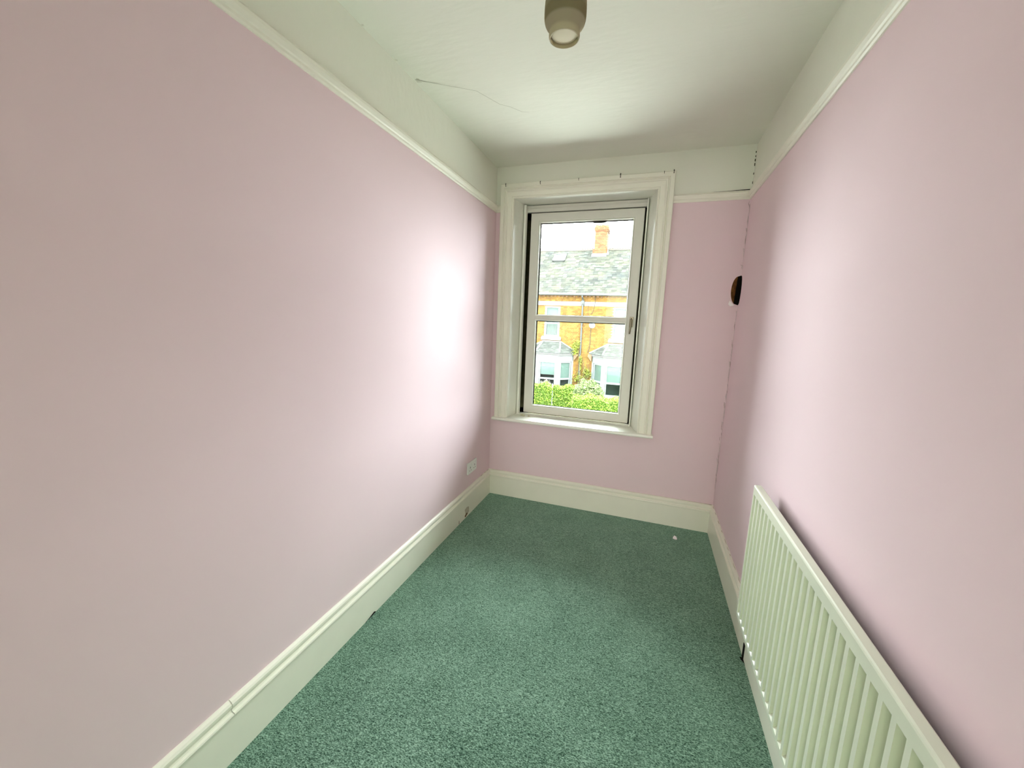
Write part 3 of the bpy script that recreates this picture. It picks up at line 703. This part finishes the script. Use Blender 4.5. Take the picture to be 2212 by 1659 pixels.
# upstairs sash windows
def sash_window(x0, x1, z0, z1, label, lace):
    f = MB(); fr = .085; y = YF+.02
    f.box(x0, y, z0, x0+fr, y+.12, z1); f.box(x1-fr, y, z0, x1, y+.12, z1); f.box(x0+fr, y+.002, z1-fr, x1-fr, y+.12, z1); f.box(x0+fr, y+.002, z0, x1-fr, y+.12, z0+fr)
    zm = z0+(z1-z0)*.42
    f.box(x0+fr, y+.005, zm, x1-fr, y+.1, zm+.06)
    i = .035
    f.box(x0+fr-.001, y+.03, z0+fr, x0+fr+i, y+.1, z1-fr); f.box(x1-fr-i, y+.03, z0+fr, x1-fr, y+.1, z1-fr)
    wn = obj('sash_window', f, WPAINT, house); wn['label'] = label
    for a, b in ((z0+fr, zm), (zm+.06, z1-fr)):
        obj('pane', MB().box(x0+fr, y+.06, a, x1-fr, y+.068, b), FGLASS, wn)
    f = MB().box(x0+fr-.02, y+.16, z0 if not lace else zm-.06, x1-fr+.02, y+.165, z1); obj('blind', f, NET, wn)
    if lace:
        f = MB(); n = 40
        for k in range(n):
            u0, u1 = x0+fr+(x1-x0-2*fr)*k/n, x0+fr+(x1-x0-2*fr)*(k+1)/n
            d0, d1 = .02*math.sin(k*1.3), .02*math.sin((k+1)*1.3)
            f.quad((u0, y+.13+d0, z0), (u1, y+.13+d1, z0), (u1, y+.13+d1, zm-.06), (u0, y+.13+d0, zm-.06))
        obj('lace_curtain', f, LACE, wn)
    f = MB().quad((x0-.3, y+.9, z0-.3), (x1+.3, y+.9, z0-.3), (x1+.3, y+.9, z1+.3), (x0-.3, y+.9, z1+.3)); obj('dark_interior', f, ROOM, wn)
    f = MB().box(x0-.13, YF-.11, z0-.21, x1+.13, YF+.06, z0-.055); f.box(x0-.10, YF-.06, z0-.055, x1+.10, YF+.10, z0+.0)
    obj('window_sill', f, STONE, house, bevel=.012)
sash_window(*wins[0], 'white sash window with lace in lower half', True)
sash_window(*wins[1], 'white sash window with pale blind', False)
# ground-floor bays
def bay(x0, x1, label, los):
    yf, yw, s = 18.30, YF, .70
    plan = [(x0-s, yw), (x0, yf), (x1, yf), (x1+s, yw)]
    f = MB()
    def wallq(p, q, z0, z1, off0=0, off1=0, dep=.10, pr=0):
        d = Vector((q[0]-p[0], q[1]-p[1])); L = d.length; d /= L; nrm = Vector((d.y, -d.x))
        a = Vector(p)+d*off0+nrm*pr; b = (Vector(p)+d*off1 if off1 else Vector(q))+nrm*pr
        o = -nrm*dep
        A = [(a.x, a.y), (b.x, b.y), (b.x+o.x, b.y+o.y), (a.x+o.x, a.y+o.y)]
        i = len(f.v); f.v += [(u, v, z0) for u, v in A]+[(u, v, z1) for u, v in A]
        f.f += [tuple(i+k for k in q_) for q_ in ((0,1,5,4),(1,2,6,5),(2,3,7,6),(3,0,4,7),(4,5,6,7),(3,2,1,0))]; f.m += [0]*6
        return d, nrm, L
    b = obj('bay_window', MB().box(x0, yf+.02, GZ, x1, yf+.1, -2.45), WPAINT, house); b['label'] = label
    for k in range(3):
        p, q = plan[k], plan[k+1]; L = math.hypot(q[0]-p[0], q[1]-p[1])
        ps = .14 if k == 1 else .13
        wallq(p, q, -.66, -.30); wallq(p, q, GZ, -2.30)
        wallq(p, q, -2.36, -.6, 0, ps, .11, .006); wallq(p, q, -2.36, -.6, L-ps, L, .11, .006)
    obj('bay_frame', f, WPAINT, b)
    for k in range(3):
        f = MB(); p, q = plan[k], plan[k+1]; L = math.hypot(q[0]-p[0], q[1]-p[1]); ps = .20
        for zz in ((-.74, -.66), (-1.68, -1.59), (-2.36, -2.27)): wallq(p, q, zz[0], zz[1], ps-.06, L-ps+.06, .13)
        # inset rails/stiles
        wallq(p, q, -2.3, -.7, ps-.05, ps+.01, .08, -.006); wallq(p, q, -2.3, -.7, L-ps-.01, L-ps+.05, .08, -.006)
        # move inwards a little
        d = Vector((q[0]-p[0], q[1]-p[1])).normalized(); nrm = Vector((d.y, -d.x)); f.v = [(v[0]-nrm.x*.035, v[1]-nrm.y*.035, v[2]) for v in f.v]
        obj('casement', f, WPAINT, b)
        for z0, z1 in ((-1.60, -.72), (-2.30, -1.66)):
            f = MB(); wallq(p, q, z0, z1, ps, L-ps, .008); f.v = [(v[0]-nrm.x*.07, v[1]-nrm.y*.07, v[2]) for v in f.v]
            obj('pane', f, FGLASS, b)
        f = MB(); lo_ = los[k]
        wallq(p, q, lo_, -.66, ps-.04, L-ps+.04, .006); f.v = [(v[0]-nrm.x*.095, v[1]-nrm.y*.095, v[2]) for v in f.v]
        obj('blind', f, NET, b)
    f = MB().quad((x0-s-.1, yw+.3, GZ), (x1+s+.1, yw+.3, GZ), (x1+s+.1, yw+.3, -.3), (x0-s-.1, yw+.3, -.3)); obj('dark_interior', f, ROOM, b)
    # cornice
    f = MB()
    def ring(off): 
        k = off*.414
        return [(x0-s-off*1.0-.0, yw), (x0-k, yf-off), (x1+k, yf-off), (x1+s+off, yw)]
    prof = [(.0, -.36), (.05, -.35), (.07, -.30), (.13, -.27), (.15, -.245), (.15, -.21), (.0, -.19)]
    for k in range(3):
        for j in range(len(prof)-1):
            A, B = ring(prof[j][0]), ring(prof[j+1][0])
            f.quad((*A[k], prof[j][1]), (*A[k+1], prof[j][1]), (*B[k+1], prof[j+1][1]), (*B[k], prof[j+1][1]))
    obj('cornice', f, STONE, b)
    f = MB()
    for k in range(3):
        A, B = ring(.16), ring(.20)
        f.quad((*A[k], -.215), (*A[k+1], -.215), (*B[k+1], -.19), (*B[k], -.19)); f.quad((*B[k], -.19), (*B[k+1], -.19), (*A[k+1], -.16), (*A[k], -.16))
    obj('gutter', f, GUTTER, b)
    # hipped slate roof leaning on the wall
    E_ = ring(.17); zt = .38; tx0, tx1 = x0+.13, x1-.10
    T = [(tx0, yw), (tx1, yw)]
    faces = [((*E_[0], -.18), (*E_[1], -.18), (*T[0], zt)), ((*E_[1], -.18), (*E_[2], -.18), (*T[1], zt), (*T[0], zt)), ((*E_[2], -.18), (*E_[3], -.18), (*T[1], zt))]
    f = MB()
    for q in faces: f.poly(q)
    br_ = obj('bay_roof', f, LEAD, b)
    f = MB()
    def lerp(a, b_, t): return Vector(a)*(1-t)+Vector(b_)*t
    n = 8
    for q in faces:
        tri = len(q) == 3
        A0, A1 = q[0], q[1]; B0, B1 = (q[2], q[2]) if tri else (q[3], q[2])
        if tri and q is faces[0]: B0 = B1 = q[2]
        N = (Vector(A1)-Vector(A0)).cross(Vector(B0)-Vector(A0)).normalized()
        if N.z < 0: N = -N
        for i in range(n):
            l0, r0 = lerp(A0, B0, i/n), lerp(A1, B1, i/n); l1, r1 = lerp(A0, B0, min(1, (i+1.25)/n)), lerp(A1, B1, min(1, (i+1.25)/n))
            c_ = max(1, int((r0-l0).length/.2))
            for j in range(c_):
                s_ = (i % 2)*.5
                t0, t1 = max(0, (j-s_)/c_), min(1, (j+1-s_)/c_) if j < c_-1 else 1
                hh = N*R.uniform(.02, .03); h2 = N*.012
                g = .006
                a, b2, c, d = lerp(l0, r0, t0+g)+hh, lerp(l0, r0, t1-g)+hh, lerp(l1, r1, t1-g)+h2, lerp(l1, r1, t0+g)+h2
                f.quad(tuple(a), tuple(b2), tuple(c), tuple(d)); f.quad(tuple(a-hh), tuple(b2-hh), tuple(b2), tuple(a))
    obj('slate', f, SLATEB, b, kind='stuff')
    f = MB()
    for a, t_ in ((E_[1], T[0]), (E_[2], T[1])): f.tube([(*a, -.14), (*t_, zt+.03)], .045, 6)
    f.tube([(*E_[0], -.14), (*T[0], zt+.03)], .04, 6); f.tube([(*E_[3], -.14), (*T[1], zt+.03)], .04, 6); f.tube([(tx0, yw-.03, zt+.02), (tx1, yw-.03, zt+.02)], .04, 6)
    obj('lead_hip', f, STONE, b)
    for xx, sg in ((x0-s-.02, -1), (x1+s+.02, 1)):
        f = MB().prism([(0, -.20), (.20*sg, -.20), (.22*sg, -.30), (.14*sg, -.42), (.05*sg, -.56), (0, -.58)], lambda p, t: (xx+p[0], t, p[1]), [YF-.14, YF])
        obj('corbel', f, BRICKP, b)
bay(*bays[0], 'white bay window with half-drawn blind, left of the downpipe', (-1.62, -1.42, -1.62))
bay(*bays[1], 'white bay window right of the downpipe', (-2.3, -1.62, -2.3))
# downpipe with hopper
f = MB().tube([(-2.33, 18.70, EZ-.03), (-2.33, 18.72, 2.86), (-2.31, 18.90, 2.74), (-2.31, 18.92, 2.62)], .045, 8)
f.prism([(-.06, 2.50), (.06, 2.50), (.10, 2.66), (-.10, 2.66)], lambda p, t: (-2.31+p[0], t, p[1]), [18.83, 18.98])
f.tube([(-2.31, 18.91, 2.52), (-2.30, 18.91, 1.5), (-2.28, 18.91, .3), (-2.28, 18.91, GZ)], .045, 8)
for z in (2.45, 1.4, -.3, -1.6): f.tube([(-2.295, 18.91, z), (-2.295, 18.91, z+.07)], .060, 8)
f.box(-2.40, 18.94, 2.40, -2.20, 19, 2.46)
obj('downpipe', f, PIPE, house)['label'] = 'grey cast downpipe between the two bays'
# aerial, dish, cables
ae = MB().tube([(-1.52, 22.3, 6.4), (-1.50, 22.3, 7.15)], .012, 6).tube([(-1.62, 22.3, 6.62), (-1.50, 22.3, 6.66)], .012, 6).tube([(-1.62, 22.15, 7.08), (-1.42, 22.7, 7.13)], .008, 5)
for k in range(5): ae.tube([(-1.66+.05*k+.03, 22.2+.1*k, 6.98+.012*k), (-1.62+.05*k-.03, 22.2+.1*k, 7.20+.012*k)], .006, 5)
tag(obj('tv_aerial', ae, STEEL, None, at=(-1.5, 22.3, 6.4)), 'thin metal aerial on the side of the brick chimney', 'aerial')
f = MB()
cen = Vector((-1.72, 18.74, 1.36)); dr = Vector((.25, -.9, .3)).normalized(); a_ = dr.orthogonal().normalized(); b_ = dr.cross(a_)
N_ = 20; ringp = []
for rr, off in ((.0, .0), (.07, .009), (.13, .03), (.165, .05)): ringp.append([tuple(cen+(a_*math.cos(2*math.pi*k/N_)+b_*math.sin(2*math.pi*k/N_))*rr+dr*off) for k in range(N_)])
for i in range(3):
    for k in range(N_): f.quad(ringp[i][k], ringp[i+1][k], ringp[i+1][(k+1) % N_], ringp[i][(k+1) % N_])
dish = empty('satellite_dish', (-1.72, YF, 1.35), 'grey satellite dish on the brick wall right of the downpipe', 'satellite dish')
obj('reflector', f, DISHM, dish, smooth=True)
obj('mounting_arm', MB().tube([tuple(cen), (-1.74, 18.9, 1.34), (-1.74, 19, 1.34)], .018, 6).tube([tuple(cen-b_*.15+dr*.04), tuple(cen+dr*.3)], .010, 5), GUTTER, dish)
f = MB().tube([(-1.79, 18.97, 1.34), (-1.80, 18.975, .9), (-1.79, 18.975, .4), (-1.82, 18.975, .1), (-1.88, 18.97, -.12)], .016, 5)
tag(obj('cable', f, BLACKC, None, at=(-1.8, YF, 0)), 'black cable hanging from the satellite dish down the bricks', 'cable', 'cables on the brick wall')
f = MB().tube([(-1.66, 18.94, 2.96), (-1.655, 18.94, 2.6), (-1.70, 18.95, 2.25), (-1.78, 18.96, 2.03), (-1.86, 18.97, 1.95)], .012, 5)
tag(obj('cable', f, BLACKC, None, at=(-1.7, YF, 2.5)), 'looping black cable between the gutter and the stone band', 'cable', 'cables on the brick wall')
f = MB().tube([(-1.98, 18.94, 2.58), (-2.0, 18.94, 2.3), (-2.0, 18.96, 1.9)], .008, 5)
tag(obj('cable', f, BLACKC, None, at=(-2, YF, 2.3)), 'thin short cable just right of the downpipe hopper', 'cable', 'cables on the brick wall')

# ------------------------------------------------------------------ garden
def hedge(name, x0, x1, y0, y1, z0, z1, n, label, M=HEDGE):
    h = empty(name, ((x0+x1)/2, (y0+y1)/2, z0), label, 'hedge')
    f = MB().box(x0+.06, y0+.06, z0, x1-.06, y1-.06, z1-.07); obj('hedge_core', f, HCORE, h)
    f = MB()
    for _ in range(n):
        x = R.uniform(x0, x1); bumpz = .05*math.sin(x*5.1)+.03*math.sin(x*11+1)
        if R.random() < .45: c = (x, R.uniform(y0, y1), z1+bumpz+R.gauss(-.02, .03))
        else: c = (x, y0+R.gauss(.02, .05)+.03*math.sin(x*7), z1+bumpz-abs(R.random())**1.3*(z1-z0))
        f.leaf(c, .075, .5)
    obj('leaves', f, M, h, kind='stuff'); return h
hedge('hedge', -6.6, -1.95, 15.3, 15.9, GZ, -1.56, 11000, 'clipped bright green hedge in front of the left bay')
hedge('hedge', -1.75, 3.2, 14.0, 14.9, GZ, -1.74, 11000, 'lower bright green hedge in front of the right bay')
def bush(name, c, rx, rz, n, M, label, cat, size=.09):
    b = empty(name, (c[0], c[1], GZ), label, cat)
    f = MB()
    for k in range(6):
        a = k*1.05; f.tube([(c[0]+.05*math.cos(a), c[1]+.05*math.sin(a), GZ), (c[0]+rx*.3*math.cos(a), c[1]+rx*.3*math.sin(a), c[2]-.2), (c[0]+rx*.6*math.cos(a), c[1]+rx*.6*math.sin(a), c[2]+rz*.3)], [.02, .015, .006], 5)
    obj('stem', f, BARK, b)
    f = MB()
    for _ in range(n):
        d = Vector((R.gauss(0, 1), R.gauss(0, 1), R.gauss(0, 1))).normalized(); rr = R.uniform(.75, 1.05)*(1+.12*math.sin(d.x*7+d.z*5))
        sh = 1-.35*max(0, d.z)
        f.leaf((c[0]+d.x*rx*rr*sh, c[1]+d.y*rx*rr*sh, c[2]+d.z*rz*rr), size, .6)
    obj('leaves', f, M, b, kind='stuff'); return b
bush('shrub', (-1.47, 16.65, -1.97), .76, .68, 6500, VARIEG, 'pale variegated shrub between the two bay windows', 'shrub')
cl = empty('climbing_plant', (-2.2, 18.85, GZ), 'yellow-green climbing plant on bare stems beside the downpipe', 'climber')
f = MB()
f.tube([(-2.15, 18.75, GZ), (-2.17, 18.8, -1.9), (-2.22, 18.84, -1.2), (-2.30, 18.86, -.6), (-2.38, 18.9, -.1), (-2.45, 18.93, .3)], [.03, .028, .024, .02, .015, .01], 6)
for dx, zt in ((.25, -1.2), (.42, -1.05), (.12, -.8)): f.tube([(-2.10, 18.7, -2.6), (-2.12+dx*.5, 18.75, -1.8), (-2.12+dx, 18.85, zt-.2), (-2.25+dx, 18.9, zt+.35)], [.02, .016, .012, .006], 5)
obj('stem', f, BARK, cl)
f = MB()
for cx, cz, sx_, sz_, n in ((-1.85, -1.25, .16, .24, 420), (-2.55, .12, .17, .30, 420), (-2.42, .40, .10, .14, 140), (-2.60, -.18, .14, .10, 150), (-2.24, -.55, .09, .22, 140), (-2.22, -1.0, .06, .2, 60), (-2.3, -1.55, .22, .25, 300)):
    for _ in range(n): f.leaf((cx+R.gauss(0, sx_*.6), 18.86+R.gauss(0, .06), cz+R.gauss(0, sz_*.55)), .075, .2)
obj('leaves', f, CLIMB, cl, kind='stuff')
fl_ = empty('flowering_plant', (-3.68, 17.0, GZ), 'cream flowers rising above the hedge before the left bay', 'flowers')
f = MB(); g = MB()
for k in range(16):
    x = -3.68+R.gauss(0, .16); z = -1.64+R.gauss(0, .07)-abs(x+3.68)*.4
    f.tube([(x*.5-1.84, 17.0, GZ), (x, 17.0+R.uniform(-.1, .1), z)], .008, 4)
    for _ in range(14): g.leaf((x+R.gauss(0, .04), 17.0+R.gauss(0, .04), z+R.gauss(0, .035)), .055, .8)
obj('stem', f, HEDGE, fl_); obj('petals', g, PETAL, fl_, kind='stuff')
f = MB().tube([(-2.92, 15.35, GZ), (-2.92, 15.30, -1.72), (-2.92, 15.24, -1.46)], [.024, .024, .022], 8).lathe([(.0, .05), (.02, .04), (.028, .02), (.028, 0), (.018, -.02)], (-2.92, 15.24, -1.46), 10)
tag(obj('stake', f, WPAINT, None, at=(-2.92, 15.3, GZ)), 'white garden stake standing in the left hedge', 'stake')
f = MB().lathe([(0, .0), (.05, .0), (.055, .03), (.035, .09), (.05, .17), (.052, .22), (.03, .28), (.034, .34), (.02, .37), (0, .375)], (-.46, 18.52, -1.60), 16)
tag(obj('ornament', f, emat('brown_ornament', (.14, .08, .03), .6, .2), None, at=(-.46, 18.52, -1.60), smooth=True), 'small brown ornament inside the right bay window', 'ornament')
